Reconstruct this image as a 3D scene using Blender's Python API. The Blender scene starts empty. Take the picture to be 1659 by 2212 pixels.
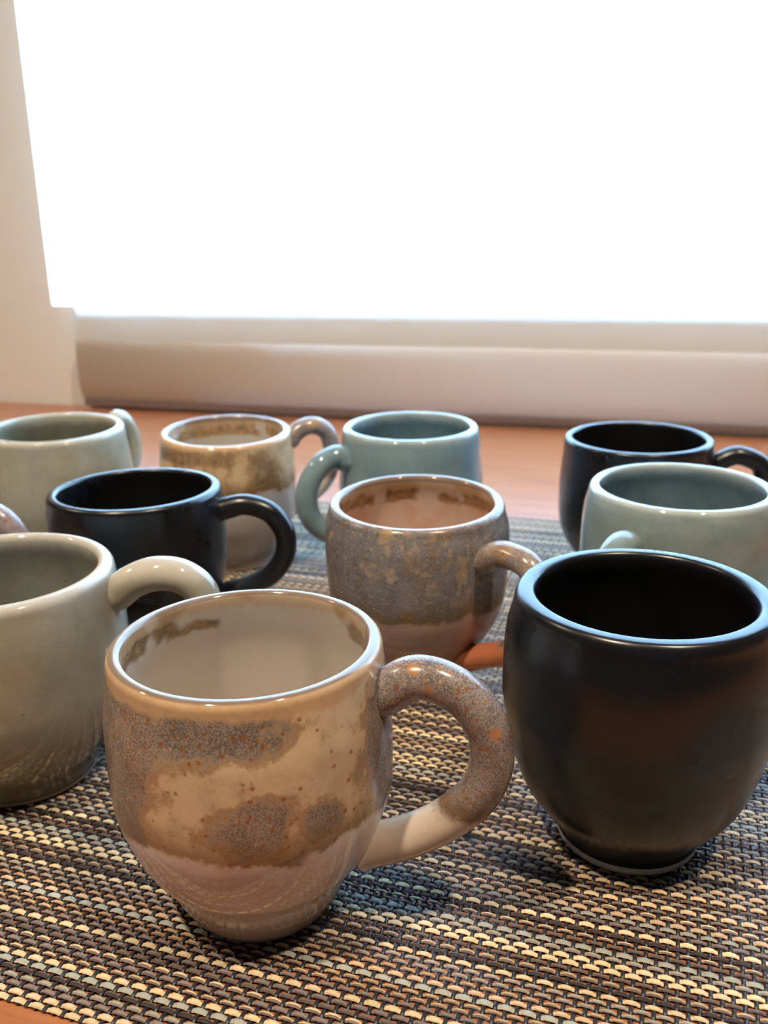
import bpy, bmesh, math, random
from mathutils import Vector, Matrix

random.seed(7)
sc = bpy.context.scene
COL = sc.collection
MM = 0.001

# ------------------------------------------------------------------ camera
# phone camera 189 mm above the mat, looking 17 degrees down, turned 17.2 degrees
# from the window wall's normal.  World: +X along the wall, +Y towards it, Z = 0 on the mat.
cam_d = bpy.data.cameras.new('camera')
cam = bpy.data.objects.new('camera', cam_d)
COL.objects.link(cam)
cam_d.sensor_fit = 'HORIZONTAL'
cam_d.lens = 4.15
cam_d.sensor_width = 4.15 * 1659 / 1912.0
cam_d.clip_start = 0.01
cam_d.clip_end = 60
cam_d.dof.use_dof = True
cam_d.dof.focus_distance = 0.245
cam_d.dof.aperture_fstop = 2.3
IX = Vector((0.95650603, 0.29133412, -0.0148541))
IY = Vector((0.07160808, -0.28385584, -0.95618939))
FW = Vector((-0.28278701, 0.91353724, -0.2923717))
m = Matrix.Identity(4)
for r in range(3):
    m[r][0], m[r][1], m[r][2] = IX[r], -IY[r], -FW[r]
m[2][3] = 0.189
cam.matrix_world = m
sc.camera = cam

# ------------------------------------------------------------------ sky, daylight, lamps, exposure
SKY = (0.32, 0.63, 1.0)
SKY_STRENGTH = 66.0
LAMP_COLOR = (1.0, 0.82, 0.61)
#            x      y      z     watts  (ceiling spots behind the camera, left, right and far left)
LAMPS = [(-0.43, -0.36, 1.56, 97.0), (0.50, -0.05, 1.56, 72.0), (-1.75, 0.05, 1.56, 38.0)]
world = bpy.data.worlds.new('overcast_sky')
sc.world = world
world.use_nodes = True
bg = world.node_tree.nodes['Background']
bg.inputs['Color'].default_value = (*SKY, 1)
bg.inputs['Strength'].default_value = SKY_STRENGTH
WX0, WX1, WZ0, WZ1 = -0.712, 0.62, 0.120, 0.92     # window opening in the wall
WALL_Y = 0.942
ld = bpy.data.lights.new('window_daylight_portal', 'AREA')
ld.shape = 'RECTANGLE'
ld.size, ld.size_y = WX1 - WX0, WZ1 - WZ0
ld.cycles.is_portal = True
lo = bpy.data.objects.new('window_daylight_portal', ld)
lo.location = ((WX0 + WX1) / 2, WALL_Y + 0.055, (WZ0 + WZ1) / 2)
lo.rotation_euler = (-math.pi / 2, 0, 0)
COL.objects.link(lo)
vs = sc.view_settings
vs.view_transform = 'Standard'
vs.look = 'None'
vs.gamma = 1
vs.use_curve_mapping = False
vs.exposure = 0.0
cy = sc.cycles
cy.use_light_tree = False
cy.sample_clamp_indirect = 40
cy.max_bounces, cy.diffuse_bounces, cy.glossy_bounces, cy.transmission_bounces = 6, 3, 3, 4
cy.caustics_reflective = False
cy.caustics_refractive = False


# ------------------------------------------------------------------ helpers
def lin(c):
    out = []
    for v in c:
        v /= 255.0
        out.append(v / 12.92 if v <= 0.04045 else ((v + 0.055) / 1.055) ** 2.4)
    return tuple(out)


def obj(name, me, mats=None, parent=None, loc=(0, 0, 0)):
    o = bpy.data.objects.new(name, me)
    COL.objects.link(o)
    o.location = loc
    if parent is not None:
        o.parent = parent
    if mats is not None and me is not None:
        for mt in (mats if isinstance(mats, (list, tuple)) else [mats]):
            me.materials.append(mt)
    return o


def tag(o, label=None, category=None, group=None, kind=None):
    if label: o['label'] = label
    if category: o['category'] = category
    if group: o['group'] = group
    if kind: o['kind'] = kind
    return o


def empty(name, loc):
    o = bpy.data.objects.new(name, None)
    o.empty_display_size = 0.02
    o.location = loc
    COL.objects.link(o)
    return o


def mesh(name, verts, faces, smooth=True, fmat=None, uvs=None):
    me = bpy.data.meshes.new(name)
    me.from_pydata(verts, [], faces)
    if smooth:
        me.polygons.foreach_set('use_smooth', [True] * len(me.polygons))
    if fmat:
        me.polygons.foreach_set('material_index', fmat)
    if uvs:
        uv = me.uv_layers.new(name='UVMap')
        flat = []
        for p in me.polygons:
            for vi in p.vertices:
                flat.extend(uvs[vi])
        uv.data.foreach_set('uv', flat)
    me.update()
    return me


def box_mesh(name, x0, x1, y0, y1, z0, z1, bevel=0.0):
    bm = bmesh.new()
    bmesh.ops.create_cube(bm, size=1)
    for v in bm.verts:
        v.co = Vector((x0 + (v.co.x + .5) * (x1 - x0), y0 + (v.co.y + .5) * (y1 - y0), z0 + (v.co.z + .5) * (z1 - z0)))
    if bevel > 0:
        bmesh.ops.bevel(bm, geom=bm.edges[:], offset=bevel, segments=3, profile=0.5, affect='EDGES')
    me = bpy.data.meshes.new(name)
    bm.to_mesh(me)
    bm.free()
    return me


class NT:
    """tiny node-tree writer"""
    def __init__(self, name):
        self.m = bpy.data.materials.new(name)
        self.m.use_nodes = True
        self.t = self.m.node_tree
        self.b = self.t.nodes['Principled BSDF']
        self.out = self.t.nodes['Material Output']

    def n(self, typ, **kw):
        nd = self.t.nodes.new(typ)
        for k, v in kw.items():
            setattr(nd, k, v)
        return nd

    def put(self, sock, v):
        if hasattr(v, 'is_linked') or isinstance(v, bpy.types.NodeSocket):
            self.t.links.new(v, sock)
        else:
            if isinstance(v, tuple) and len(v) == 3 and sock.type == 'RGBA':
                v = (*v, 1)
            sock.default_value = v

    def set(self, **kw):
        for k, v in kw.items():
            self.put(self.b.inputs[k.replace('_', ' ')], v)

    def math(self, op, a, b=0.0, c=None, clamp=False):
        nd = self.n('ShaderNodeMath', operation=op, use_clamp=clamp)
        self.put(nd.inputs[0], a); self.put(nd.inputs[1], b)
        if c is not None: self.put(nd.inputs[2], c)
        return nd.outputs[0]

    def mix(self, f, a, b, blend='MIX'):
        nd = self.n('ShaderNodeMix', data_type='RGBA', blend_type=blend)
        self.put(nd.inputs[0], f); self.put(nd.inputs[6], a); self.put(nd.inputs[7], b)
        return nd.outputs[2]

    def step(self, v, a, b, lo=0.0, hi=1.0):
        nd = self.n('ShaderNodeMapRange', interpolation_type='SMOOTHSTEP')
        self.put(nd.inputs[0], v)
        for k, x in zip((1, 2, 3, 4), (a, b, lo, hi)):
            nd.inputs[k].default_value = x
        return nd.outputs[0]

    def coords(self, out='Object', scale=(1, 1, 1), loc=(0, 0, 0)):
        tc = self.n('ShaderNodeTexCoord')
        mp = self.n('ShaderNodeMapping')
        mp.inputs['Scale'].default_value = scale
        mp.inputs['Location'].default_value = loc
        self.t.links.new(tc.outputs[out], mp.inputs['Vector'])
        return mp.outputs[0]

    def noise(self, vec, scale, detail=3.0, rough=0.55, dist=0.0):
        nd = self.n('ShaderNodeTexNoise')
        self.put(nd.inputs['Vector'], vec)
        nd.inputs['Scale'].default_value = scale
        nd.inputs['Detail'].default_value = detail
        nd.inputs['Roughness'].default_value = rough
        nd.inputs['Distortion'].default_value = dist
        return nd.outputs[0]

    def voro(self, vec, scale, feature='F1', rnd=1.0):
        nd = self.n('ShaderNodeTexVoronoi', feature=feature)
        self.put(nd.inputs['Vector'], vec)
        nd.inputs['Scale'].default_value = scale
        nd.inputs['Randomness'].default_value = rnd
        return nd

    def xyz(self, vec):
        nd = self.n('ShaderNodeSeparateXYZ')
        self.put(nd.inputs[0], vec)
        return nd.outputs

    def bump(self, h, strength=0.2, dist=0.001):
        nd = self.n('ShaderNodeBump')
        nd.inputs['Strength'].default_value = strength
        nd.inputs['Distance'].default_value = dist
        self.put(nd.inputs['Height'], h)
        self.put(self.b.inputs['Normal'], nd.outputs[0])
        if 'Coat Normal' in self.b.inputs:
            pass


# ------------------------------------------------------------------ materials of the room
def mat_plain(name, col, rough=0.7, grain=0.0, gscale=60):
    k = NT(name)
    c = lin(col)
    if grain:
        nz = k.noise(k.coords('Object'), gscale, 4)
        k.set(Base_Color=k.mix(k.math('MULTIPLY', nz, grain), c, tuple(v * 0.8 for v in c)))
        k.bump(nz, 0.05, 0.002)
    else:
        k.set(Base_Color=c)
    k.set(Roughness=rough)
    return k.m


M_WALL = mat_plain('painted_plaster', (222, 222, 219), 0.85, 0.2, 40)
M_WALL2 = mat_plain('room_wall_paint', (140, 138, 137), 0.85, 0.2, 40)
M_CEIL = mat_plain('white_ceiling_paint', (176, 171, 164), 0.9, 0.1, 30)
M_FLOOR = mat_plain('floor_oak', (92, 78, 68), 0.5, 0.5, 12)
M_FRAME = mat_plain('white_window_frame', (230, 230, 228), 0.4)
M_METAL = mat_plain('white_lamp_metal', (225, 225, 222), 0.35)


def mat_wood():
    k = NT('oiled_cherry_wood')
    v = k.coords('Object', (1.6, 22, 22))
    n1 = k.noise(v, 6.0, 6, 0.6, 0.6)
    v2 = k.coords('Object', (3, 160, 160))
    n2 = k.noise(v2, 9.0, 3, 0.6)
    base = k.mix(k.step(n1, 0.3, 0.72), lin((176, 116, 78)), lin((152, 92, 58)))
    col = k.mix(k.math('MULTIPLY', k.step(n2, 0.5, 0.8), 0.35), base, lin((135, 68, 38)))
    k.set(Base_Color=col, Roughness=0.30)
    k.set(**{'Specular_IOR_Level': 0.5})
    k.bump(n2, 0.06, 0.0005)
    return k.m


M_WOOD = mat_wood()


def mat_blind():
    k = NT('white_blind_fabric')
    t = k.t
    v = k.coords('Object')
    w = k.noise(k.coords('Object', (900, 900, 900)), 1.0, 1)
    df = k.n('ShaderNodeBsdfDiffuse')
    tr = k.n('ShaderNodeBsdfTranslucent')
    df.inputs[0].default_value = (*lin((228, 215, 198)), 1)
    tr.inputs[0].default_value = (0.80, 0.79, 0.78, 1)
    mx = k.n('ShaderNodeMixShader')
    mx.inputs[0].default_value = 0.42
    t.links.new(df.outputs[0], mx.inputs[1])
    t.links.new(tr.outputs[0], mx.inputs[2])
    bp = k.n('ShaderNodeBump')
    bp.inputs['Strength'].default_value = 0.1
    bp.inputs['Distance'].default_value = 0.0003
    t.links.new(w, bp.inputs['Height'])
    t.links.new(bp.outputs[0], df.inputs['Normal'])
    t.links.new(mx.outputs[0], k.out.inputs['Surface'])
    return k.m


M_BLIND = mat_blind()


def mat_glass():
    k = NT('window_glass')
    t = k.t
    tr = k.n('ShaderNodeBsdfTransparent')
    gl = k.n('ShaderNodeBsdfGlossy')
    gl.inputs['Roughness'].default_value = 0.0
    fr = k.n('ShaderNodeFresnel')
    mx = k.n('ShaderNodeMixShader')
    t.links.new(fr.outputs[0], mx.inputs[0])
    t.links.new(tr.outputs[0], mx.inputs[1])
    t.links.new(gl.outputs[0], mx.inputs[2])
    t.links.new(mx.outputs[0], k.out.inputs['Surface'])
    return k.m


M_GLASS = mat_glass()

# ------------------------------------------------------------------ the room
RX0, RX1, RY0, RZ0, RZ1 = -2.6, 2.4, -2.6, -0.752, 1.70
WT = 0.05          # thickness of the window wall


def wall_with_hole():
    bm = bmesh.new()
    y0, y1 = WALL_Y, WALL_Y + WT
    xs = [RX0, WX0, WX1, RX1]
    zs = [RZ0, WZ0, WZ1, RZ1]
    V = {}
    for iy, y in enumerate((y0, y1)):
        for ix, x in enumerate(xs):
            for iz, z in enumerate(zs):
                V[ix, iy, iz] = bm.verts.new((x, y, z))
    for ix in range(3):
        for iz in range(3):
            if ix == 1 and iz == 1:
                continue
            bm.faces.new([V[ix, 0, iz], V[ix + 1, 0, iz], V[ix + 1, 0, iz + 1], V[ix, 0, iz + 1]])
            bm.faces.new([V[ix, 1, iz], V[ix, 1, iz + 1], V[ix + 1, 1, iz + 1], V[ix + 1, 1, iz]])
    ring = [(1, 1), (2, 1), (2, 2), (1, 2)]
    for a in range(4):
        p, q = ring[a], ring[(a + 1) % 4]
        bm.faces.new([V[p[0], 0, p[1]], V[p[0], 1, p[1]], V[q[0], 1, q[1]], V[q[0], 0, q[1]]])
    edge = [(0, 0), (3, 0), (3, 3), (0, 3)]
    for a in range(4):
        p, q = edge[a], edge[(a + 1) % 4]
        bm.faces.new([V[p[0], 0, p[1]], V[q[0], 0, q[1]], V[q[0], 1, q[1]], V[p[0], 1, p[1]]])
    bmesh.ops.recalc_face_normals(bm, faces=bm.faces[:])
    me = bpy.data.meshes.new('wall_window')
    bm.to_mesh(me); bm.free()
    return me


tag(obj('wall_back', wall_with_hole(), M_WALL), 'beige painted wall around the bright window', 'wall', kind='structure')
tag(obj('wall_left', box_mesh('wall_left', RX0 - .1, RX0, RY0, WALL_Y, RZ0, RZ1), M_WALL2), 'grey-beige painted side wall of the room', 'wall', kind='structure')
tag(obj('wall_right', box_mesh('wall_right', RX1, RX1 + .1, RY0, WALL_Y, RZ0, RZ1), M_WALL2), 'grey-beige painted wall across the room', 'wall', kind='structure')
tag(obj('wall_front', box_mesh('wall_front', RX0 - .1, RX1 + .1, RY0 - .1, RY0, RZ0, RZ1), M_WALL2), 'grey-beige painted wall facing the window', 'wall', kind='structure')
tag(obj('floor', box_mesh('floor', RX0 - .1, RX1 + .1, RY0 - .1, WALL_Y + WT, RZ0 - .1, RZ0), M_FLOOR), 'brown wooden floor below the table', 'floor', kind='structure')
tag(obj('ceiling', box_mesh('ceiling', RX0 - .1, RX1 + .1, RY0 - .1, WALL_Y + WT, RZ1, RZ1 + .1), M_CEIL), 'white painted ceiling of the room', 'ceiling', kind='structure')

# window: a pane outside the opening, its frame hidden by the wall
win = empty('window_1', ((WX0 + WX1) / 2, WALL_Y + WT, WZ0))
tag(win, 'wide window glaring white with daylight', 'window', kind='structure')
gx, gz0, gz1 = (WX1 - WX0) / 2 + .01, -.01, WZ1 - WZ0 + .01
obj('window_pane', box_mesh('window_pane', -gx, gx, .012, .016, gz0, gz1), M_GLASS, win)
for nm, b in (('sill', (-gx - .04, gx + .04, .001, .05, gz0 - .04, gz0)), ('head', (-gx - .04, gx + .04, .001, .05, gz1, gz1 + .04)),
              ('left', (-gx - .04, -gx, .001, .05, gz0, gz1)), ('right', (gx, gx + .04, .001, .05, gz0, gz1))):
    obj('window_frame', box_mesh('window_frame', *b, bevel=.003), M_FRAME, win)

# ------------------------------------------------------------------ blind
BX0, BX1 = -0.667, 0.57
BY = 0.926
blind = empty('window_blind', ((BX0 + BX1) / 2, BY, 0.0045))
tag(blind, 'white fabric window blind, lowered, with a thick hem along the table', 'blind')


def sheet(name, prof, x0, x1, nx, thick, closed=False):
    """extrude a (y,z) profile along x; prof is a closed loop of points"""
    verts, faces = [], []
    n = len(prof)
    for i in range(nx + 1):
        x = x0 + (x1 - x0) * i / nx
        for (y, z) in prof:
            verts.append((x, y, z))
    for i in range(nx):
        for k in range(n):
            a, b = i * n + k, i * n + (k + 1) % n
            faces.append((a, b, b + n, a + n))
    faces.append(tuple(range(n - 1, -1, -1)))
    faces.append(tuple(nx * n + k for k in range(n)))
    return mesh(name, verts, faces, smooth=False)


hx = (BX1 - BX0) / 2
# flat cloth above the hem
obj('blind_fabric', mesh('blind_fabric', [(-hx, 0, .070), (hx, 0, .070), (hx, 0, 0.97), (-hx, 0, 0.97)], [(0, 1, 2, 3)], smooth=False), M_BLIND, blind)
# hem pocket with its weight bar: a flattened tube
hp = []
for k in range(28):
    a = 2 * math.pi * k / 28
    ca, sa = math.cos(a), math.sin(a)
    y = 0.0075 * math.copysign(abs(ca) ** 0.8, ca)
    z = 0.041 + 0.036 * math.copysign(abs(sa) ** 0.55, sa)
    if z < 0.025: y *= 0.6 + 0.4 * ((z - .005) / 0.02)
    hp.append((y - 0.003, z))
hm = sheet('blind_hem', hp, -hx, hx, 1, 0)
hm.polygons.foreach_set('use_smooth', [len(p.vertices) == 4 for p in hm.polygons])
obj('blind_hem', hm, M_BLIND, blind)
# dark strip added below the hem, its colour standing for the shadow there
M_HEM_SHADE = mat_plain('mauve_grey_hem_shade', (112, 98, 96), 0.5)
obj('hem_shade_strip', box_mesh('hem_shade_strip', -hx + .002, hx - .002, -.0075, .0025, -.0018, .0055, .001), M_HEM_SHADE, blind)
# roller at the top
rp = [(0.022 * math.cos(2 * math.pi * k / 24), 0.975 + 0.022 * math.sin(2 * math.pi * k / 24)) for k in range(24)]
obj('blind_roller', sheet('blind_roller', rp, -hx - .01, hx + .01, 1, 0), M_BLIND, blind)

# ------------------------------------------------------------------ table
TZ = -0.0012
table = empty('dining_table', (-0.2, 0.3, RZ0))
tag(table, 'orange-brown wooden table with the mugs and the woven mat', 'table')
TY0, TY1, TX0, TX1 = 0.02, 0.940, -1.35, 0.95
th = TZ - RZ0


def tl(x, y, z):
    return (x + 0.2, y - 0.3, z - RZ0)


def tbox(name, x0, x1, y0, y1, z0, z1, bevel):
    a, b = tl(x0, y0, z0), tl(x1, y1, z1)
    return obj(name, box_mesh(name, a[0], b[0], a[1], b[1], a[2], b[2], bevel), M_WOOD, table)


tbox('tabletop', TX0, TX1, TY0, TY1, TZ - .032, TZ, .003)
for lx in (TX0 + .05, TX1 - .12):
    for ly in (TY0 + .05, TY1 - .12):
        tbox('table_leg', lx, lx + .07, ly, ly + .07, RZ0 + .0005, TZ - .032, .004)

# ------------------------------------------------------------------ woven mat
MX0, MX1, MY0, MY1 = -0.600, 0.225, 0.1573, 0.6150
WARP_P, WEFT_P = 2.78 * MM, 2.24 * MM
NWARP = int((MX1 - MX0) / WARP_P)
NWEFT = int((MY1 - MY0) / WEFT_P)
Z0M = -0.46 * MM
mat_root = empty('woven_mat', (MX0, MY0, 0))
mat_root.rotation_euler = (0, 0, math.radians(-1.3))
tag(mat_root, 'striped beige, brown and charcoal woven vinyl mat under the mugs', 'mat')


def strand(name, length, pitch, ncross, phase, amp, hw, ht, sub, ns, axis, bow=0.0):
    """a thread of elliptical section waving over and under the crossing threads"""
    verts, faces, uvs = [], [], []
    tot = ncross * sub
    for i in range(tot + 1):
        s = length * i / tot
        c = math.cos(math.pi * (s / pitch - 0.5) + math.pi * phase)
        z = amp * math.copysign(abs(c) ** 0.32, c)
        for k in range(ns):
            a = 2 * math.pi * k / ns
            w, h = hw * (1 + bow * c) * math.cos(a), ht * math.sin(a)
            h = math.copysign(abs(h) ** 1, h)
            verts.append((s, w, z + h) if axis == 'x' else (w, s, z + h))
            uvs.append((s * 1000.0, 0.5 + 0.5 * math.cos(a)))
    for i in range(tot):
        for k in range(ns):
            a, b = i * ns + k, i * ns + (k + 1) % ns
            f = (a, a + ns, b + ns, b)
            faces.append(f if axis == 'x' else f[::-1])
    faces.append(tuple(range(ns)))
    faces.append(tuple(tot * ns + k for k in range(ns - 1, -1, -1)))
    return mesh(name, verts, faces, uvs=uvs)


def mat_weft(name, ca, cb, split):
    k = NT(name)
    tc = k.n('ShaderNodeUVMap')
    oi = k.n('ShaderNodeObjectInfo')
    u, v, _ = k.xyz(tc.outputs[0])
    rnd = oi.outputs['Random']
    cv = k.n('ShaderNodeCombineXYZ')
    k.put(cv.inputs[0], k.math('MULTIPLY', u, 0.035))
    k.put(cv.inputs[1], k.math('MULTIPLY', rnd, 91.0))
    drift = k.noise(cv.outputs[0], 1.0, 2)
    cf = k.n('ShaderNodeCombineXYZ')
    k.put(cf.inputs[0], k.math('MULTIPLY', u, 0.10))
    k.put(cf.inputs[1], k.math('MULTIPLY', v, 7.0))
    k.put(cf.inputs[2], k.math('MULTIPLY', rnd, 57.0))
    fib = k.noise(cf.outputs[0], 1.3, 3, 0.6)
    pos = k.math('ADD', v, k.math('MULTIPLY', k.math('SUBTRACT', drift, 0.5), 0.5))
    pos = k.math('ADD', pos, k.math('MULTIPLY', k.math('SUBTRACT', fib, 0.5), 0.5))
    f = k.step(pos, split - 0.08, split + 0.08)
    col = k.mix(f, lin(ca), lin(cb))
    val = k.math('ADD', 0.72, k.math('MULTIPLY', fib, 0.5))
    val = k.math('MULTIPLY', val, k.math('ADD', 0.85, k.math('MULTIPLY', rnd, 0.3)))
    cc = k.n('ShaderNodeCombineXYZ')
    for q in range(3): k.put(cc.inputs[q], val)
    k.set(Base_Color=k.mix(1.0, col, cc.outputs[0], 'MULTIPLY'), Roughness=0.5)
    k.put(k.b.inputs['Specular IOR Level'], 0.22)
    k.bump(fib, 0.5, 0.0004)
    return k.m


CREAM, PINKC, MAUVE, GREYG, DARKB = (230, 210, 170), (218, 190, 160), (142, 131, 128), (176, 172, 154), (66, 58, 57)
BLUEG, TAN, TAUPE, BUFF = (168, 176, 172), (192, 162, 122), (124, 108, 98), (210, 186, 148)
WEFT_KINDS = {
    'cream': mat_weft('weft_cream', BUFF, CREAM, 0.25), 'pink': mat_weft('weft_blush', TAN, PINKC, 0.25),
    'mauve': mat_weft('weft_mauve', (98, 86, 84), MAUVE, 0.3), 'mix': mat_weft('weft_cream_taupe', TAUPE, CREAM, 0.5),
    'greyg': mat_weft('weft_sage', MAUVE, GREYG, 0.4), 'dark': mat_weft('weft_dark', DARKB, TAUPE, 0.72),
    'blue': mat_weft('weft_bluegrey', GREYG, BLUEG, 0.35), 'tan': mat_weft('weft_tan', TAUPE, TAN, 0.35),
    'taupe': mat_weft('weft_taupe', (92, 80, 74), TAUPE, 0.4), 'yell': mat_weft('weft_buff', TAUPE, BUFF, 0.45)}
FIRST = ['cream', 'pink', 'mauve', 'greyg', 'dark', 'blue', 'cream', 'mix', 'mauve', 'mix', 'taupe', 'mauve', 'cream', 'mauve', 'yell', 'tan', 'blue', 'pink', 'tan',
         'greyg', 'greyg', 'cream', 'dark', 'yell', 'taupe', 'cream', 'cream', 'greyg', 'blue', 'taupe', 'mix', 'dark', 'cream', 'mauve']
POOL = ['cream'] * 5 + ['pink'] * 3 + ['mauve'] * 3 + ['mix'] * 4 + ['greyg'] * 4 + ['dark'] * 1 + ['blue'] * 3 + ['tan'] * 2 + ['taupe'] * 2 + ['yell'] * 4


def mat_warp():
    k = NT('warp_charcoal')
    k.set(Base_Color=lin((44, 46, 52)), Roughness=0.4)
    return k.m


M_WARP = mat_warp()
LX, LY = NWARP * WARP_P, NWEFT * WEFT_P
weft_me = {}
for ph in (0, 1):
    for wi, hw in enumerate((0.56, 0.72, 0.86)):
        me = strand('weft_strand', LX, WARP_P, NWARP, ph, 0.24 * MM, hw * MM, 0.21 * MM, 10, 10, 'x', 0.14)
        me.materials.append(WEFT_KINDS['cream'])
        weft_me[ph, wi] = me
rw = random.Random(21)
last = None
for i in range(NWEFT):
    kd = FIRST[i] if i < len(FIRST) else rw.choice([q for q in POOL if q != last])
    last = kd
    wi = {'cream': 2, 'pink': 2, 'blue': 2, 'dark': 1, 'mauve': 1, 'mix': 1}.get(kd, rw.choice((0, 1)))
    if rw.random() < 0.2: wi = max(0, wi - 1)
    o = bpy.data.objects.new('weft_strand', weft_me[i % 2, wi])
    COL.objects.link(o)
    o.parent = mat_root
    o.location = (0, (i + 0.5) * WEFT_P, Z0M)
    o.material_slots[0].link = 'OBJECT'
    o.material_slots[0].material = WEFT_KINDS[kd]
warp_me = {}
for ph in (0, 1):
    me = strand('warp_strand', LY, WEFT_P, NWEFT, ph, 0.26 * MM, 0.56 * MM, 0.29 * MM, 8, 8, 'y')
    me.materials.append(M_WARP)
    warp_me[ph] = me
for j in range(NWARP):
    o = bpy.data.objects.new('warp_strand', warp_me[(j + 1) % 2])
    COL.objects.link(o)
    o.parent = mat_root
    o.location = ((j + 0.5) * WARP_P, 0, Z0M)

# ------------------------------------------------------------------ glazes
def crackle(k, vec, scale, width):
    """thin craze lines: 1 on a line, 0 off it"""
    v = k.n('ShaderNodeVectorMath', operation='ADD')
    k.put(v.inputs[0], vec)
    nz = k.n('ShaderNodeTexNoise')
    nz.inputs['Scale'].default_value = 90
    k.put(nz.inputs['Vector'], vec)
    sub = k.n('ShaderNodeVectorMath', operation='SCALE')
    k.put(sub.inputs[0], nz.outputs['Color'])
    sub.inputs['Scale'].default_value = 0.006
    k.put(v.inputs[1], sub.outputs[0])
    e = k.voro(v.outputs[0], scale, 'DISTANCE_TO_EDGE')
    return k.step(e.outputs['Distance'], 0.0, width, 1.0, 0.0)


def glaze_finish(k, rough=0.07, bump_h=None, bstr=0.08, coat=0.0):
    k.set(Roughness=rough)
    k.put(k.b.inputs['IOR'], 1.5)
    k.put(k.b.inputs['Coat Weight'], coat)
    if bump_h is not None:
        k.bump(bump_h, bstr, 0.0008)


def mat_celadon(name, col, deep, h, seed=0.0, craze=0.35, lipc=None, pool_shade=None):
    """pale transparent glaze: pools darker low down, with some shade painted in, and breaks lighter on the lip, fine pin specks, craze lines"""
    k = NT(name)
    vec = k.coords('Object', (1, 1, 1), (seed, seed * .7, 0))
    tc = k.n('ShaderNodeTexCoord')
    z = k.xyz(tc.outputs['Object'])[2]
    n1 = k.noise(vec, 55, 4, 0.6)
    n2 = k.noise(vec, 420, 2, 0.5)
    c = k.mix(k.step(n1, 0.35, 0.7), lin(col), lin(deep))
    c = k.mix(k.math('MULTIPLY', k.step(n2, 0.55, 0.8), 0.25), c, lin(tuple(min(255, q + 18) for q in col)))
    lip = k.step(k.math('ADD', z, k.math('MULTIPLY', k.math('SUBTRACT', n1, 0.5), 0.01)), (h - 7) * MM, (h - 0.5) * MM)
    c = k.mix(k.math('MULTIPLY', lip, 0.75), c, lin(lipc or tuple(min(255, q + 30) for q in col)))
    if pool_shade:  # streaky glaze pooling near the foot, with shadow painted into the same tone
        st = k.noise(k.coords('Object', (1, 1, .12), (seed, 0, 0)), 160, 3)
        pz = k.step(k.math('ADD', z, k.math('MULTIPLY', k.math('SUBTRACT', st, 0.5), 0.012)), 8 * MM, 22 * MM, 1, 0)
        c = k.mix(k.math('MULTIPLY', pz, k.math('ADD', 0.45, k.math('MULTIPLY', st, 0.5))), c, lin(pool_shade))
    vo = k.voro(vec, 130)
    spot = k.math('MULTIPLY', k.step(vo.outputs['Distance'], 0.05, 0.11, 1, 0), k.math('GREATER_THAN', k.xyz(vo.outputs['Color'])[0], 0.78))
    c = k.mix(k.math('MULTIPLY', spot, 0.7), c, lin((78, 70, 58)))
    cr = crackle(k, vec, 150, 0.03)
    c = k.mix(k.math('MULTIPLY', cr, craze), c, lin(tuple(int(q * .72) for q in col)))
    k.set(Base_Color=c)
    glaze_finish(k, 0.07, k.noise(vec, 55, 2, 0.5), 0.10)
    return k.m


def mat_black(name, seed=0.0):
    k = NT(name)
    vec = k.coords('Object', (1, 1, 1), (seed, seed, seed))
    n1 = k.noise(vec, 60, 3)
    c = k.mix(n1, (0.0055, 0.006, 0.0078), (0.0085, 0.0085, 0.010))
    k.set(Base_Color=c)
    k.put(k.b.inputs['Roughness'], k.math('ADD', 0.25, k.math('MULTIPLY', n1, 0.06)))
    k.put(k.b.inputs['IOR'], 1.52)
    k.bump(k.noise(vec, 60, 1), 0.08, 0.0008)
    return k.m


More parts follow.
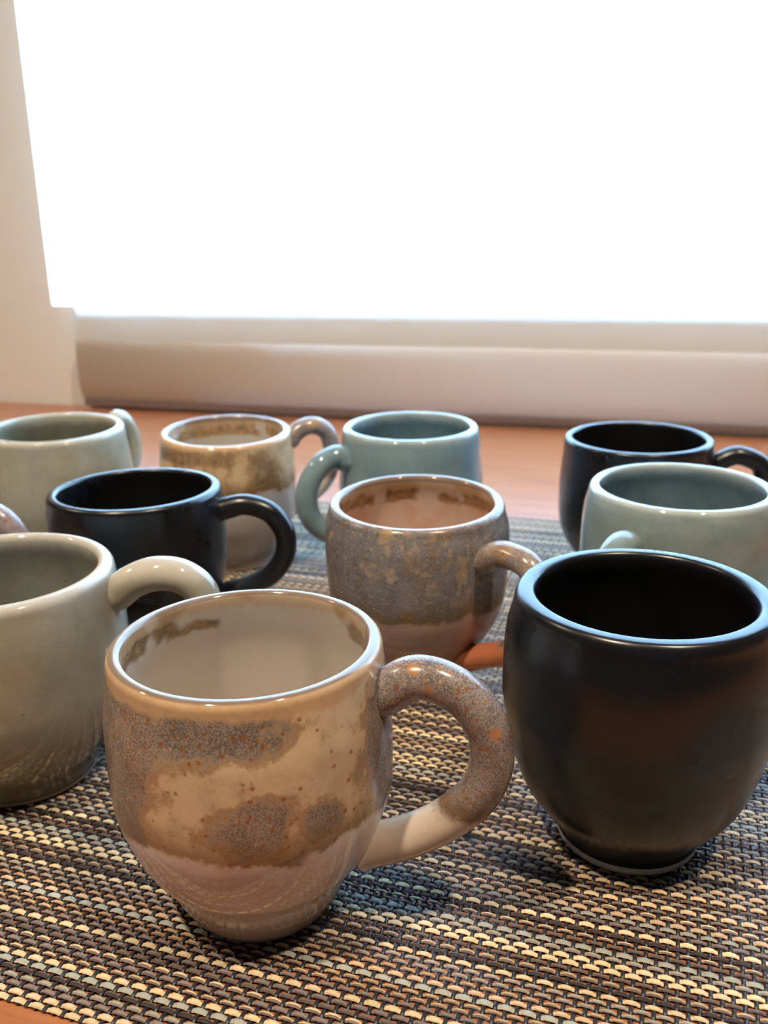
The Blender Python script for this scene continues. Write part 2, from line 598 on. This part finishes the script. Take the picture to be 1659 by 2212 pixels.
def mat_iron(name, h, zline, blobs, bias, seed=0.0, tan=(210, 186, 152), white=(214, 208, 206), grey=(126, 114, 104), golden=None, lipband=True, flecks=1.0, big=0.0):
    """ash and iron glaze: grey crystalline patches over caramel, orange flecks, dipped above a wavy line of pale glaze"""
    k = NT(name)
    tc = k.n('ShaderNodeTexCoord')
    P = tc.outputs['Object']
    vec = k.coords('Object', (1, 1, 1), (seed, seed * .6, seed * .3))
    x, y, z = k.xyz(P)
    n1 = k.noise(vec, 60, 5, 0.62)
    n2 = k.noise(vec, 300, 4, 0.65)
    n3 = k.noise(vec, 1900, 3, 0.65)
    n4 = k.noise(vec, 140, 4, 0.6)
    # grey patches
    g = k.math('ADD', bias, k.math('MULTIPLY', k.math('SUBTRACT', n1, 0.5), 2.2))
    for (bx, by, bz, rx, rz, amp) in blobs:
        d = k.n('ShaderNodeVectorMath', operation='SUBTRACT')
        k.put(d.inputs[0], P)
        d.inputs[1].default_value = (bx * MM, by * MM, bz * MM)
        s = k.n('ShaderNodeVectorMath', operation='MULTIPLY')
        k.put(s.inputs[0], d.outputs[0])
        s.inputs[1].default_value = (1000.0 / rx, 1000.0 / rx, 1000.0 / rz)
        l = k.n('ShaderNodeVectorMath', operation='LENGTH')
        k.put(l.inputs[0], s.outputs[0])
        g = k.math('ADD', g, k.math('MULTIPLY', k.step(l.outputs['Value'], 0.35, 1.25, 1, 0), amp))
    g = k.math('ADD', g, k.math('MULTIPLY', k.math('SUBTRACT', n2, 0.5), 1.0))
    g = k.math('ADD', g, k.math('MULTIPLY', k.math('SUBTRACT', n4, 0.5), 1.5))
    g = k.math('ADD', g, k.math('MULTIPLY', k.math('SUBTRACT', n3, 0.5), 0.55))
    gm = k.step(g, 0.30, 0.85)
    halo = k.math('MULTIPLY', k.step(g, -0.05, 0.45), k.math('SUBTRACT', 1.0, gm))
    tanc = k.mix(k.step(n4, 0.35, 0.75), lin(tan), lin(tuple(int(q * .9) for q in tan)))
    tanc = k.mix(k.math('MULTIPLY', halo, 0.75), tanc, lin((140, 104, 66)))
    dk, lt = tuple(int(q * .74) for q in grey), tuple(min(255, int(q * 1.32)) for q in grey)
    gc = k.mix(k.step(k.math('ADD', k.math('MULTIPLY', n3, 0.7), k.math('MULTIPLY', n4, 0.3)), 0.40, 0.60), lin(dk), lin(lt))
    gc = k.mix(0.25, gc, lin(grey))
    if golden:
        gold = k.math('MULTIPLY', k.step(k.noise(k.coords('Object', (1, 1, .35), (seed + 3, 0, 0)), 75, 4), 0.50, 0.66), golden)
        gc = k.mix(gold, gc, lin((150, 112, 58)))
    # yellowish crystals and orange flecks in and near the grey
    v1 = k.voro(vec, 620)
    ye = k.math('MULTIPLY', k.step(v1.outputs['Distance'], 0.20, 0.42, 1, 0), k.math('GREATER_THAN', k.xyz(v1.outputs['Color'])[1], 0.72))
    gc = k.mix(k.math('MULTIPLY', ye, 0.6), gc, lin((186, 160, 112)))
    col = k.mix(gm, tanc, gc)
    v2 = k.voro(vec, 330)
    near = k.step(g, 0.0, 0.5)
    orr = k.math('MULTIPLY', k.step(k.math('ADD', v2.outputs['Distance'], k.math('MULTIPLY', k.math('SUBTRACT', n3, 0.5), 0.2)), 0.14, 0.28, 1, 0),
                 k.math('GREATER_THAN', k.math('ADD', k.xyz(v2.outputs['Color'])[0], k.math('MULTIPLY', near, 0.36)), 0.46))
    col = k.mix(k.math('MULTIPLY', orr, 0.8 * flecks), col, lin((142, 86, 42)))
    v6 = k.voro(vec, 640)
    sm = k.math('MULTIPLY', k.step(v6.outputs['Distance'], 0.18, 0.36, 1, 0), k.math('GREATER_THAN', k.xyz(v6.outputs['Color'])[0], 0.80))
    col = k.mix(k.math('MULTIPLY', k.math('MULTIPLY', sm, near), 0.75 * flecks), col, lin((170, 104, 50)))
    if big:
        v5 = k.voro(vec, 125)
        bo = k.math('ADD', v5.outputs['Distance'], k.math('MULTIPLY', k.math('SUBTRACT', n3, 0.5), 0.25))
        bo = k.math('MULTIPLY', k.step(bo, 0.10, 0.30, 1, 0), k.math('GREATER_THAN', k.xyz(v5.outputs['Color'])[0], 0.52))
        col = k.mix(k.math('MULTIPLY', bo, 0.85 * big), col, k.mix(n3, lin((196, 148, 84)), lin((160, 84, 34))))
    cr = crackle(k, vec, 170, 0.03)
    col = k.mix(k.math('MULTIPLY', k.math('MULTIPLY', cr, k.math('SUBTRACT', 1.0, gm)), 0.16), col, lin((238, 214, 176)))
    # caramel lip
    if lipband:
        lip = k.step(k.math('ADD', z, k.math('MULTIPLY', k.math('SUBTRACT', n1, 0.5), 0.010)), (h - 6.0) * MM, (h - 4.0) * MM)
        topl = k.step(z, (h - 0.8) * MM, (h - 0.2) * MM)
        col = k.mix(k.math('MULTIPLY', lip, 0.85), col, k.mix(n2, lin((204, 172, 134)), lin((184, 146, 106))))
        col = k.mix(k.math('MULTIPLY', topl, 0.8), col, lin((100, 88, 80)))
    # dip line
    zz = k.math('ADD', z, k.math('MULTIPLY', k.math('SUBTRACT', n1, 0.5), 0.014))
    zz = k.math('ADD', zz, k.math('MULTIPLY', k.math('SUBTRACT', n2, 0.5), 0.004))
    dip = k.step(zz, (zline - 2.2) * MM, (zline + 1.6) * MM)
    edge = k.math('MULTIPLY', dip, k.step(zz, (zline + 1.0) * MM, (zline + 12.0) * MM, 1, 0))
    col = k.mix(k.math('MULTIPLY', edge, 0.75), col, lin((104, 76, 46)))
    wc = k.mix(n1, lin(white), lin(tuple(int(q * .93) for q in white)))
    wc = k.mix(k.math('MULTIPLY', cr, 0.12), wc, lin((150, 130, 112)))
    # thinner, greyer glaze low on the foot
    wc = k.mix(k.math('MULTIPLY', k.step(z, 9 * MM, 12 * MM, 1, 0), 0.75), wc, lin((148, 138, 128)))
    k.set(Base_Color=k.mix(dip, wc, col))
    k.put(k.b.inputs['IOR'], 1.5)
    k.put(k.b.inputs['Roughness'], k.math('ADD', 0.07, k.math('MULTIPLY', k.math('MULTIPLY', gm, dip), 0.14)))
    k.bump(k.noise(vec, 60, 2, 0.5), 0.12, 0.0009)
    return k.m


def mat_iron_inside(name, h, col, rim=(96, 76, 48), seed=0.0, thr=0.5, blush=None):
    """pale inside of an iron glazed mug, brown runs under the lip"""
    k = NT(name)
    tc = k.n('ShaderNodeTexCoord')
    z = k.xyz(tc.outputs['Object'])[2]
    vec = k.coords('Object', (1, 1, 1), (seed, seed, 0))
    n1 = k.noise(vec, 34, 3, 0.5)
    n2 = k.noise(vec, 260, 4, 0.65)
    c = k.mix(n2, lin(col), lin(tuple(int(q * .95) for q in col)))
    if blush:
        c = k.mix(k.math('MULTIPLY', k.step(n1, 0.42, 0.62), 0.8), c, lin(blush))
    zz = k.math('ADD', z, k.math('MULTIPLY', k.math('SUBTRACT', n2, 0.5), 0.006))
    # lip of caramel, then broken brown patches below it
    band = k.math('MULTIPLY', k.step(zz, (h - 11.5) * MM, (h - 9.5) * MM), k.step(n1, thr, thr + 0.05))
    c = k.mix(k.math('MULTIPLY', band, 0.9), c, k.mix(k.step(n2, .35, .65), lin(rim), lin(tuple(int(q * 1.5) for q in rim))))
    lip = k.step(zz, (h - 5.5) * MM, (h - 3.5) * MM)
    c = k.mix(k.math('MULTIPLY', lip, 0.6), c, lin((190, 156, 118)))
    c = k.mix(k.math('MULTIPLY', k.step(z, (h - 1.5) * MM, (h - 0.6) * MM), 0.8), c, lin((112, 98, 88)))
    vo = k.voro(vec, 75)
    sp = k.math('MULTIPLY', k.step(vo.outputs['Distance'], 0.03, 0.07, 1, 0), k.math('GREATER_THAN', k.xyz(vo.outputs['Color'])[0], 0.72))
    c = k.mix(k.math('MULTIPLY', sp, 0.8), c, lin((120, 84, 62)))
    k.set(Base_Color=c)
    glaze_finish(k, 0.10, n1, 0.08)
    return k.m


def mat_clay(name, col):
    k = NT(name)
    nz = k.noise(k.coords('Object'), 900, 3)
    k.set(Base_Color=k.mix(nz, lin(col), lin(tuple(int(q * .8) for q in col))), Roughness=0.8)
    k.bump(nz, 0.3, 0.0004)
    return k.m


# ------------------------------------------------------------------ mugs
TK = [0, .05, .10, .16, .25, .38, .52, .66, .80, .90, 1.0]


def pchip(xs, ys, x):
    n = len(xs)
    h = [xs[i + 1] - xs[i] for i in range(n - 1)]
    d = [(ys[i + 1] - ys[i]) / h[i] for i in range(n - 1)]
    mslope = [d[0]] + [0.0] * (n - 2) + [d[-1]]
    for i in range(1, n - 1):
        if d[i - 1] * d[i] > 0:
            w1, w2 = 2 * h[i] + h[i - 1], h[i] + 2 * h[i - 1]
            mslope[i] = (w1 + w2) / (w1 / d[i - 1] + w2 / d[i])
    for i in range(n - 1):
        if x <= xs[i + 1] or i == n - 2:
            t = (x - xs[i]) / h[i]
            t = min(max(t, 0), 1)
            return ((1 + 2 * t) * (1 - t) ** 2 * ys[i] + t * (1 - t) ** 2 * h[i] * mslope[i]
                    + t * t * (3 - 2 * t) * ys[i + 1] + t * t * (t - 1) * h[i] * mslope[i + 1])


def lathe(name, prof, seg=112, wob=0.0, seed=0, split=None):
    """prof: list of (r,z) mm from the bottom centre outside, over the lip, down to the inside centre.
    wob: slight hand-thrown unevenness.  split: ring index where the inside material begins."""
    rr = random.Random(seed)
    ph = [rr.uniform(0, 6.28) for _ in range(4)]
    verts, faces, fm = [], [], []
    n = len(prof)
    for (r, z) in prof:
        for k in range(seg):
            a = 2 * math.pi * k / seg
            q = 1 + wob * (math.sin(2 * a + ph[0]) + .5 * math.sin(3 * a + ph[1] + z * .05))
            verts.append((r * q * math.cos(a) * MM, r * q * math.sin(a) * MM, z * MM))
    for i in range(n - 1):
        for k in range(seg):
            a, b = i * seg + k, i * seg + (k + 1) % seg
            faces.append((a, b, b + seg, a + seg))
            fm.append(1 if (split is not None and i >= split) else 0)
    faces.append(tuple(range(seg - 1, -1, -1)))
    fm.append(0)
    faces.append(tuple((n - 1) * seg + k for k in range(seg)))
    fm.append(1 if split is not None else 0)
    return mesh(name, verts, faces, fmat=fm)


def catmull(pts, per):
    out = []
    P = [tuple(2 * a - b for a, b in zip(pts[0], pts[1]))] + list(pts) + [tuple(2 * a - b for a, b in zip(pts[-1], pts[-2]))]
    for i in range(1, len(P) - 2):
        for s in range(per):
            t = s / per
            out.append(tuple(0.5 * (2 * P[i][q] + (P[i + 1][q] - P[i - 1][q]) * t
                                    + (2 * P[i - 1][q] - 5 * P[i][q] + 4 * P[i + 1][q] - P[i + 2][q]) * t * t
                                    + (3 * P[i][q] - P[i - 1][q] - 3 * P[i + 1][q] + P[i + 2][q]) * t ** 3) for q in range(len(P[0]))))
    out.append(tuple(pts[-1]))
    return out


def handle_mesh(name, path, az, ns=24):
    """path: (distance from axis, height, tube radius) in mm, swept in the vertical plane at azimuth az"""
    pts = catmull(path, 7)
    ux, uy = math.cos(az), math.sin(az)
    verts, faces = [], []
    n = len(pts)
    for i, (s, z, r) in enumerate(pts):
        a, b = pts[max(0, i - 1)], pts[min(n - 1, i + 1)]
        ts, tz = b[0] - a[0], b[1] - a[1]
        l = math.hypot(ts, tz) or 1
        ts, tz = ts / l, tz / l
        ns_, nz_ = -tz, ts          # in-plane normal
        for k in range(ns):
            t = 2 * math.pi * k / ns
            c, d = r * math.cos(t), r * 1.04 * math.sin(t)
            ss, zz = s + ns_ * c, z + nz_ * c
            verts.append(((ss * ux - d * uy) * MM, (ss * uy + d * ux) * MM, zz * MM))
    for i in range(n - 1):
        for k in range(ns):
            a, b = i * ns + k, i * ns + (k + 1) % ns
            faces.append((a, b, b + ns, a + ns))
    faces.append(tuple(range(ns - 1, -1, -1)))
    faces.append(tuple((n - 1) * ns + k for k in range(ns)))
    me = mesh(name, verts, faces)
    bm = bmesh.new(); bm.from_mesh(me)
    bmesh.ops.recalc_face_normals(bm, faces=bm.faces[:])
    bm.to_mesh(me); bm.free()
    return me


def mug(label, pos, h, radii, lip, hpath, az, m_out, m_in, m_handle, m_foot, foot_h=1.6, seed=0, group=None, tilt=(0, 1, 0), lipsq=1.0, lipflat=0.18):
    root = empty('coffee_mug', (pos[0] * MM, pos[1] * MM, 0))
    tag(root, label, 'mug', group)
    lo_, li_ = lip * 0.62 * lipsq, lip * 0.38        # lip: long curve outside, crest near the inner edge
    zt = h - lo_
    tdx, tdy, tmm = tilt

    def lean(me):
        for v in me.vertices:
            v.co.z *= 1 + tmm / (h * 40.0) * (v.co.x * tdx + v.co.y * tdy) * 1000.0
        return me

    def ro(z):
        return pchip(TK, radii, z / zt)
    prof = []
    nz = 46
    for i in range(nz + 1):
        z = foot_h + (zt - foot_h) * i / nz
        prof.append((ro(z), z))
    rl = radii[-1]
    fo, fl = (0.60 - lipflat * .6), lipflat
    for k in range(1, 9):
        a = math.pi / 2 * k / 8
        prof.append((rl - fo * lip * (1 - math.cos(a)), zt + lo_ * math.sin(a)))
    split = len(prof) - 1
    prof.append((rl - (fo + fl * .5) * lip, h + 0.01))
    prof.append((rl - (fo + fl) * lip, h))
    for k in range(1, 7):
        a = math.pi / 2 * k / 6
        prof.append((rl - (fo + fl) * lip - (1 - fo - fl) * lip * math.sin(a), h - li_ * (1 - math.cos(a))))
    wall = lip * 0.95
    zb = 7.0
    for i in range(1, 32):
        z = (h - li_) - (h - li_ - zb) * (i / 31)
        r = ro(min(max(z, 0), zt)) - (lip + (wall - lip) * min(1, i / 10))
        # rounded inside floor
        e = (z - zb) / 16.0
        if e < 1:
            rf = ro(zb + 16) - wall
            r = min(r, rf - 14 * (1 - math.sqrt(max(0, 1 - (1 - e) ** 2))))
        prof.append((max(r, 4.0), z))
    last_r = prof[-1][0]
    for q in (0.66, 0.33, 0.05):
        prof.append((last_r * q, zb - 0.6 * (1 - q)))
    obj('body', lean(lathe('mug_body', prof, wob=0.0025, seed=seed, split=split)), [m_out, m_in], root)
    # unglazed foot ring
    r0, r1 = radii[0], ro(foot_h)
    fp = [(r0 - 5, 2.0), (r0 - 4.5, .5), (r0 - 3.6, 0.05), (r0 - .8, 0.05), (r0 - .15, .35), (r0 + .05, .8), (r1 + 0.02, foot_h), (r1 - .4, foot_h + .25), (r1 - 4, foot_h + .3)]
    fr = lathe('mug_foot_ring', fp, wob=0.0025, seed=seed)
    o = obj('foot_ring', fr, m_foot, root)
    o['label'] = 'unglazed pale foot ring'
    z0, z1 = hpath[0][1], hpath[-1][1]
    r0h, r1h = hpath[0][2], hpath[-1][2]
    hp_ = [(ro(z0) - 2.2, z0 - .3, r0h * 1.08), (ro(z0) + 0.6, z0 + .2, r0h)] + [q for q in hpath[1:-1] if q[0] > ro(q[1]) + 2.5] + [(ro(z1) + 0.8, z1 + .3, r1h), (ro(z1) - 2.0, z1 - .8, r1h * 1.08)]
    obj('handle', lean(handle_mesh('mug_handle', hp_, az)), m_handle, root)
    return root


YAW = math.radians(17.2)


def az(deg):
    return math.radians(deg) + YAW


def P3(pts, r, flare=1.07):
    n = len(pts)
    out = []
    for i, (s, z) in enumerate(pts):
        q = flare if i in (0, n - 1) else (1 + (flare - 1) * .25 if i in (1, n - 2) else 1.0)
        out.append((s, z, r * q))
    return out


CLAY = mat_clay('bare_stoneware', (190, 160, 138))
CLAY_GREY = mat_clay('bare_grey_stoneware', (214, 206, 198))
BLACK = [mat_black('satin_black_glaze', s) for s in (0.0, 1.3, 2.9)]

# A  front: caramel and grey speckled mug
HA = 84.6
blobsA = [(-22, -32, 70, 17, 22, 1.1), (-22, -33, 52, 17, 24, 1.1), (-34, -18, 60, 26, 50, .8), (-6, -37, 77, 11, 8, .8), (6, -38, 77, 12, 9, 1.1), (19, -34, 77, 11, 8.5, 1.1),
          (16, -37, 50, 12, 11, 1.05), (20, -35, 56, 9, 8, .6), (31, -26, 50, 8, 7, .85), (41, -2, 60, 11, 30, 1.0), (36, 14, 60, 22, 45, .9), (36, -14, 56, 8, 9, .35)]
mAo = mat_iron('caramel_grey_iron_glaze', HA, 40.5, blobsA, -0.16, 0.0)
mAi = mat_iron_inside('cream_inside_glaze', HA, (202, 188, 172), seed=.35, thr=.50)
mAh = mat_iron('grey_orange_handle_glaze', 200, 39.0, [(60, 15, 70, 60, 60, 1.0)], 0.25, 0.4, lipband=False, grey=(126, 116, 112), white=(204, 188, 170), big=1.0)
HPA = [(36, 72), (39.8, 73.9), (47.2, 77.2), (55.6, 76.2), (63.1, 71.0), (67.6, 63.2), (68.6, 54.5), (66.8, 47.0), (62.9, 40.6), (54.5, 32.6), (43.9, 26), (34, 21.8)]
mug('caramel and grey speckled mug with orange flecks, large in the left foreground', (-103.4, 203.0), HA,
    [21.2, 23.7, 25.8, 27.4, 32.7, 37.3, 40.0, 40.1, 39.9, 38.8, 37.8], 4.3, P3(HPA, 6.0), az(-13), mAo, mAi, mAh, CLAY, seed=1)

# B  front right: satin black
HPB = [(37, 70), (43, 73), (51, 74.5), (59, 72), (65.5, 65), (68, 56), (66, 45), (60, 36), (51, 29), (41, 25), (33, 22)]
mug('tall satin black mug with a thick lip, largest black mug in the right foreground', (1.3, 263.1), 86.1,
    [22.6, 22.9, 25.4, 29.2, 34.3, 38.2, 40.6, 42.2, 42.0, 41.3, 39.3], 6.6, P3(HPB, 6.0), az(12), BLACK[0], BLACK[0], BLACK[0], CLAY_GREY, foot_h=2.8, seed=2, tilt=(0, 1, .52), lipsq=1.2, lipflat=.34)

# C  left: sage celadon
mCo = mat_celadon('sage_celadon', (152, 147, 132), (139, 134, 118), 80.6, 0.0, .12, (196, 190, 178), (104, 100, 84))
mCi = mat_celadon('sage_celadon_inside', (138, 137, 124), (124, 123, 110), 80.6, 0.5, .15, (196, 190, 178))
HPC = [(40, 70.8), (44.2, 72.5), (47.8, 75), (53.8, 77.5), (60.1, 78), (66.1, 76.4), (71.5, 71.5), (73, 63), (71, 54), (65, 45), (55, 37), (46, 31), (36, 27)]
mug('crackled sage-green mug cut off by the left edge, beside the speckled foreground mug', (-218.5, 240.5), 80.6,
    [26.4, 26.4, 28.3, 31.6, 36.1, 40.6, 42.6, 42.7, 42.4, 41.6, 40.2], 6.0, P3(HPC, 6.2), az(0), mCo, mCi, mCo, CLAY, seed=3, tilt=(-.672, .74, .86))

# D  middle left: black
HPD = [(37, 72), (40.0, 74), (50.7, 74.4), (61.3, 71), (67.0, 64), (68.8, 57.6), (67.3, 49), (61.4, 40.9), (51.7, 35.2), (39.2, 31), (34, 29)]
mug('satin black mug standing behind the crackled sage-green mug, handle to the right', (-225.2, 341.2), 82.6,
    [22.5, 25.0, 27.4, 29.4, 32.0, 35.4, 38.6, 39.6, 39.7, 39.7, 39.0], 4.8, P3(HPD, 4.9), az(-3), BLACK[1], BLACK[1], BLACK[1], CLAY_GREY, seed=4, lipflat=.3)

# E  middle: grey speckled
mEo = mat_iron('grey_gold_iron_glaze', 82.4, 41.0, [(0, 0, 70, 90, 90, .9)], 0.1, 2.0, white=(176, 140, 126), grey=(110, 106, 105), golden=.5, flecks=.5, lipband=False)
mEi = mat_iron_inside('blush_inside_glaze', 82.4, (200, 174, 154), rim=(104, 76, 46), seed=1.7, thr=.40, blush=(190, 132, 104))
mEh = mat_iron('grey_brown_handle_glaze', 200, 33.0, [(0, 0, 70, 120, 90, .9)], 0.1, 2.6, white=(200, 118, 78), grey=(130, 118, 110), golden=.5, lipband=False)
HPE = [(35, 67), (41, 69), (47.5, 71.6), (55, 72.5), (62.9, 71), (68, 64), (69, 55), (66.5, 45), (61, 36), (52.0, 29.3), (39.7, 23.2), (28.0, 17)]
mug('grey speckled mug with a blush-pink base and inside, in the centre of the group', (-94.7, 353.7), 82.4,
    [21.5, 23.0, 24.4, 26.2, 29.6, 35.6, 38.9, 39.8, 40.2, 39.9, 38.0], 4.8, P3(HPE, 5.4), az(-49), mEo, mEi, mEh, CLAY, seed=5, tilt=(-.259, .966, 2.21))

# F  back centre: blue celadon, handle left
mFo = mat_celadon('sea_blue_celadon', (128, 152, 158), (112, 137, 146), 86.4, 3.0, .1, (172, 190, 192))
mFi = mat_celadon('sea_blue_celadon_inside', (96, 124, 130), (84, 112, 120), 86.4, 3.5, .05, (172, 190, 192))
HPF = [(38, 70), (42, 72), (46.2, 73.2), (54.7, 70), (61.2, 63.2), (64.6, 55.5), (65.2, 49), (63.4, 39.1), (55.6, 29.6), (46, 24), (36, 21)]
mug('blue-green mug at the back centre with its handle to the left', (-134.9, 490.8), 86.4,
    [27, 28.5, 30.5, 33.5, 37.5, 41, 42.8, 42.4, 41.2, 40.8, 39.8], 5.2, P3(HPF, 6.3), az(203), mFo, mFi, mFo, CLAY, seed=6, tilt=(-.265, .964, 1.05))

# G  back: tan mug
mGo = mat_iron('pale_tan_iron_glaze', 81.9, 50.0, [(-3, -38, 73, 40, 7, .75), (36, -22, 62, 14, 16, .9), (-30, -26, 74, 14, 7, .6)], -0.12, 5.0, tan=(204, 178, 140), white=(180, 170, 164), grey=(120, 98, 72), flecks=.6)
mGi = mat_iron_inside('tan_inside_glaze', 81.9, (206, 194, 178), rim=(124, 94, 56), seed=4.1, thr=.42)
mGh = mat_iron('grey_tan_handle_glaze', 200, 46.0, [(0, 0, 70, 120, 90, .9)], 0.1, 5.6, white=(196, 180, 168), grey=(126, 118, 116), lipband=False)
HPG = [(38, 72), (42.2, 74.8), (48.3, 78.7), (55.8, 79.2), (62.6, 74.8), (65.4, 67.5), (66, 58), (63.5, 48), (57, 40), (48, 34), (38, 30)]
mug('tan and cream mug with brown patches under its lip, at the back left', (-245.6, 473.6), 81.9,
    [26.0, 26.0, 28.1, 30.9, 34.8, 39.1, 40.7, 40.8, 40.6, 39.7, 39.2], 5.2, P3(HPG, 5.4), az(20), mGo, mGi, mGh, CLAY, seed=7, tilt=(-.46, .888, 2.5))

# H  back left: sage celadon, handle turned away
mHo = mat_celadon('olive_celadon', (164, 162, 144), (150, 148, 130), 84, 6.0, .15, (192, 190, 176))
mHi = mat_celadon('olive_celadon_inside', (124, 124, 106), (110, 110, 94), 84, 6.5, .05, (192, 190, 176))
HPH = [(38, 74), (41.5, 77), (46.5, 80), (52, 78), (57, 70), (58.5, 60), (56.5, 50), (51, 42), (44, 36), (36, 31)]
mug('olive-green mug in the back row, cut off by the left edge', (-349.4, 449.6), 84.0,
    [29.2, 30.1, 33.1, 35.3, 38.3, 41.7, 43.8, 44.2, 43.5, 42.5, 41.7], 5.8, P3(HPH, 5.4), az(55), mHo, mHi, mHo, CLAY, seed=8, tilt=(-.614, .79, 1.52))

# I  back right: black
HPI = [(39, 63), (44.9, 66.2), (50.4, 69.6), (56.5, 70.6), (66.8, 66.2), (70, 58), (70, 49), (65, 40), (56, 34), (46, 29), (37, 26)]
mug('satin black mug farthest back on the right, near the blind', (-7.2, 516.2), 80.3,
    [25.5, 26.4, 30.0, 33.8, 38.4, 41.9, 42.9, 43.0, 42.3, 41.7, 41.2], 4.4, P3(HPI, 5.4), az(-11), BLACK[2], BLACK[2], BLACK[2], CLAY_GREY, seed=9, tilt=(-.014, 1, 1.0), lipflat=.34)

# J  right: blue-grey celadon, handle towards the camera
mJo = mat_celadon('grey_blue_celadon', (134, 148, 147), (121, 137, 137), 83.7, 8.0, .15, (184, 198, 196))
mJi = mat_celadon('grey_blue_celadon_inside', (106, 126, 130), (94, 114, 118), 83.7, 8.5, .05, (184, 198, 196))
HPJ = [(38, 62), (44, 66.5), (50, 69.5), (57, 69.5), (63.5, 65), (67, 57), (67, 48), (63, 39), (56, 32), (46, 27), (36, 24)]
mug('pale blue-grey mug behind the tall black mug, its handle turned to the viewer', (14.3, 401.0), 83.7,
    [29.2, 30.1, 33.2, 35.3, 38.2, 41.3, 42.8, 42.7, 42.4, 41.8, 40.0], 4.8, P3(HPJ, 6.2), az(228), mJo, mJi, mJo, CLAY, seed=10, tilt=(.036, 1, .79))

# K  only its handle reaches into the frame at the left edge
mKo = mat_iron('plum_grey_iron_glaze', 82, 38.0, [(0, 0, 70, 120, 90, .9)], 0.1, 9.0, grey=(132, 122, 128), lipband=False)
mKi = mat_iron_inside('plum_mug_inside_glaze', 82, (200, 186, 172), seed=9.1)
mKh = mat_iron('plum_grey_handle_glaze', 200, 30.0, [(0, 0, 70, 120, 90, .9)], 0.1, 9.6, grey=(136, 126, 132), lipband=False)
mug('plum-grey speckled mug, only its handle showing at the left edge', (-341.5, 305.0), 82.0,
    [22.5, 25.0, 26.6, 28.9, 33.5, 37.3, 39.5, 39.8, 39.6, 39.4, 38.4], 4.6, P3(HPD, 5.6), az(-6), mKo, mKi, mKh, CLAY, seed=11)


# ------------------------------------------------------------------ ceiling spots
def mat_bulb():
    k = NT('warm_lamp_disc')
    k.set(Base_Color=(0.8, 0.75, 0.65), Roughness=0.4)
    return k.m


M_BULB = mat_bulb()
SPOTS = ['white ceiling spotlight behind the camera on the left', 'white ceiling spotlight behind the camera on the right', 'white ceiling spotlight farther left in the room']
for (x, y, z, wts), lab in zip(LAMPS, SPOTS):
    root = empty('ceiling_spotlight', (x, y, RZ1))
    tag(root, lab, 'lamp', 'ceiling spotlights')
    prof = [(38, -6), (40, -3), (40, -.2), (2, -.2)]
    obj('mounting_plate', lathe('mounting_plate', prof, 40), M_METAL, root)
    hz = (z - RZ1) * 1000
    can = [(30, hz + 92), (33, hz + 88), (34, hz + 30), (36, hz + 4), (35, hz + 2), (33, hz + 4), (31, hz + 40), (20, hz + 60), (2, hz + 62)]
    obj('lamp_housing', lathe('lamp_housing', can, 40), M_METAL, root)
    obj('lamp_stem', lathe('lamp_stem', [(5, hz + 90), (5, -4)], 16), M_METAL, root)
    sd = bpy.data.lights.new('spot_bulb', 'SPOT')
    sd.energy = wts
    sd.color = LAMP_COLOR
    sd.spot_size = math.radians(104)
    sd.spot_blend = 0.9
    sd.shadow_soft_size = 0.038
    so = bpy.data.objects.new('lamp_bulb', sd)
    COL.objects.link(so)
    so.parent = root
    so.location = (0, 0, z - RZ1 - 0.005)
    d = Vector((-0.11, 0.3, 0)) - Vector((x, y, z))
    so.rotation_euler = d.to_track_quat('-Z', 'Y').to_euler()
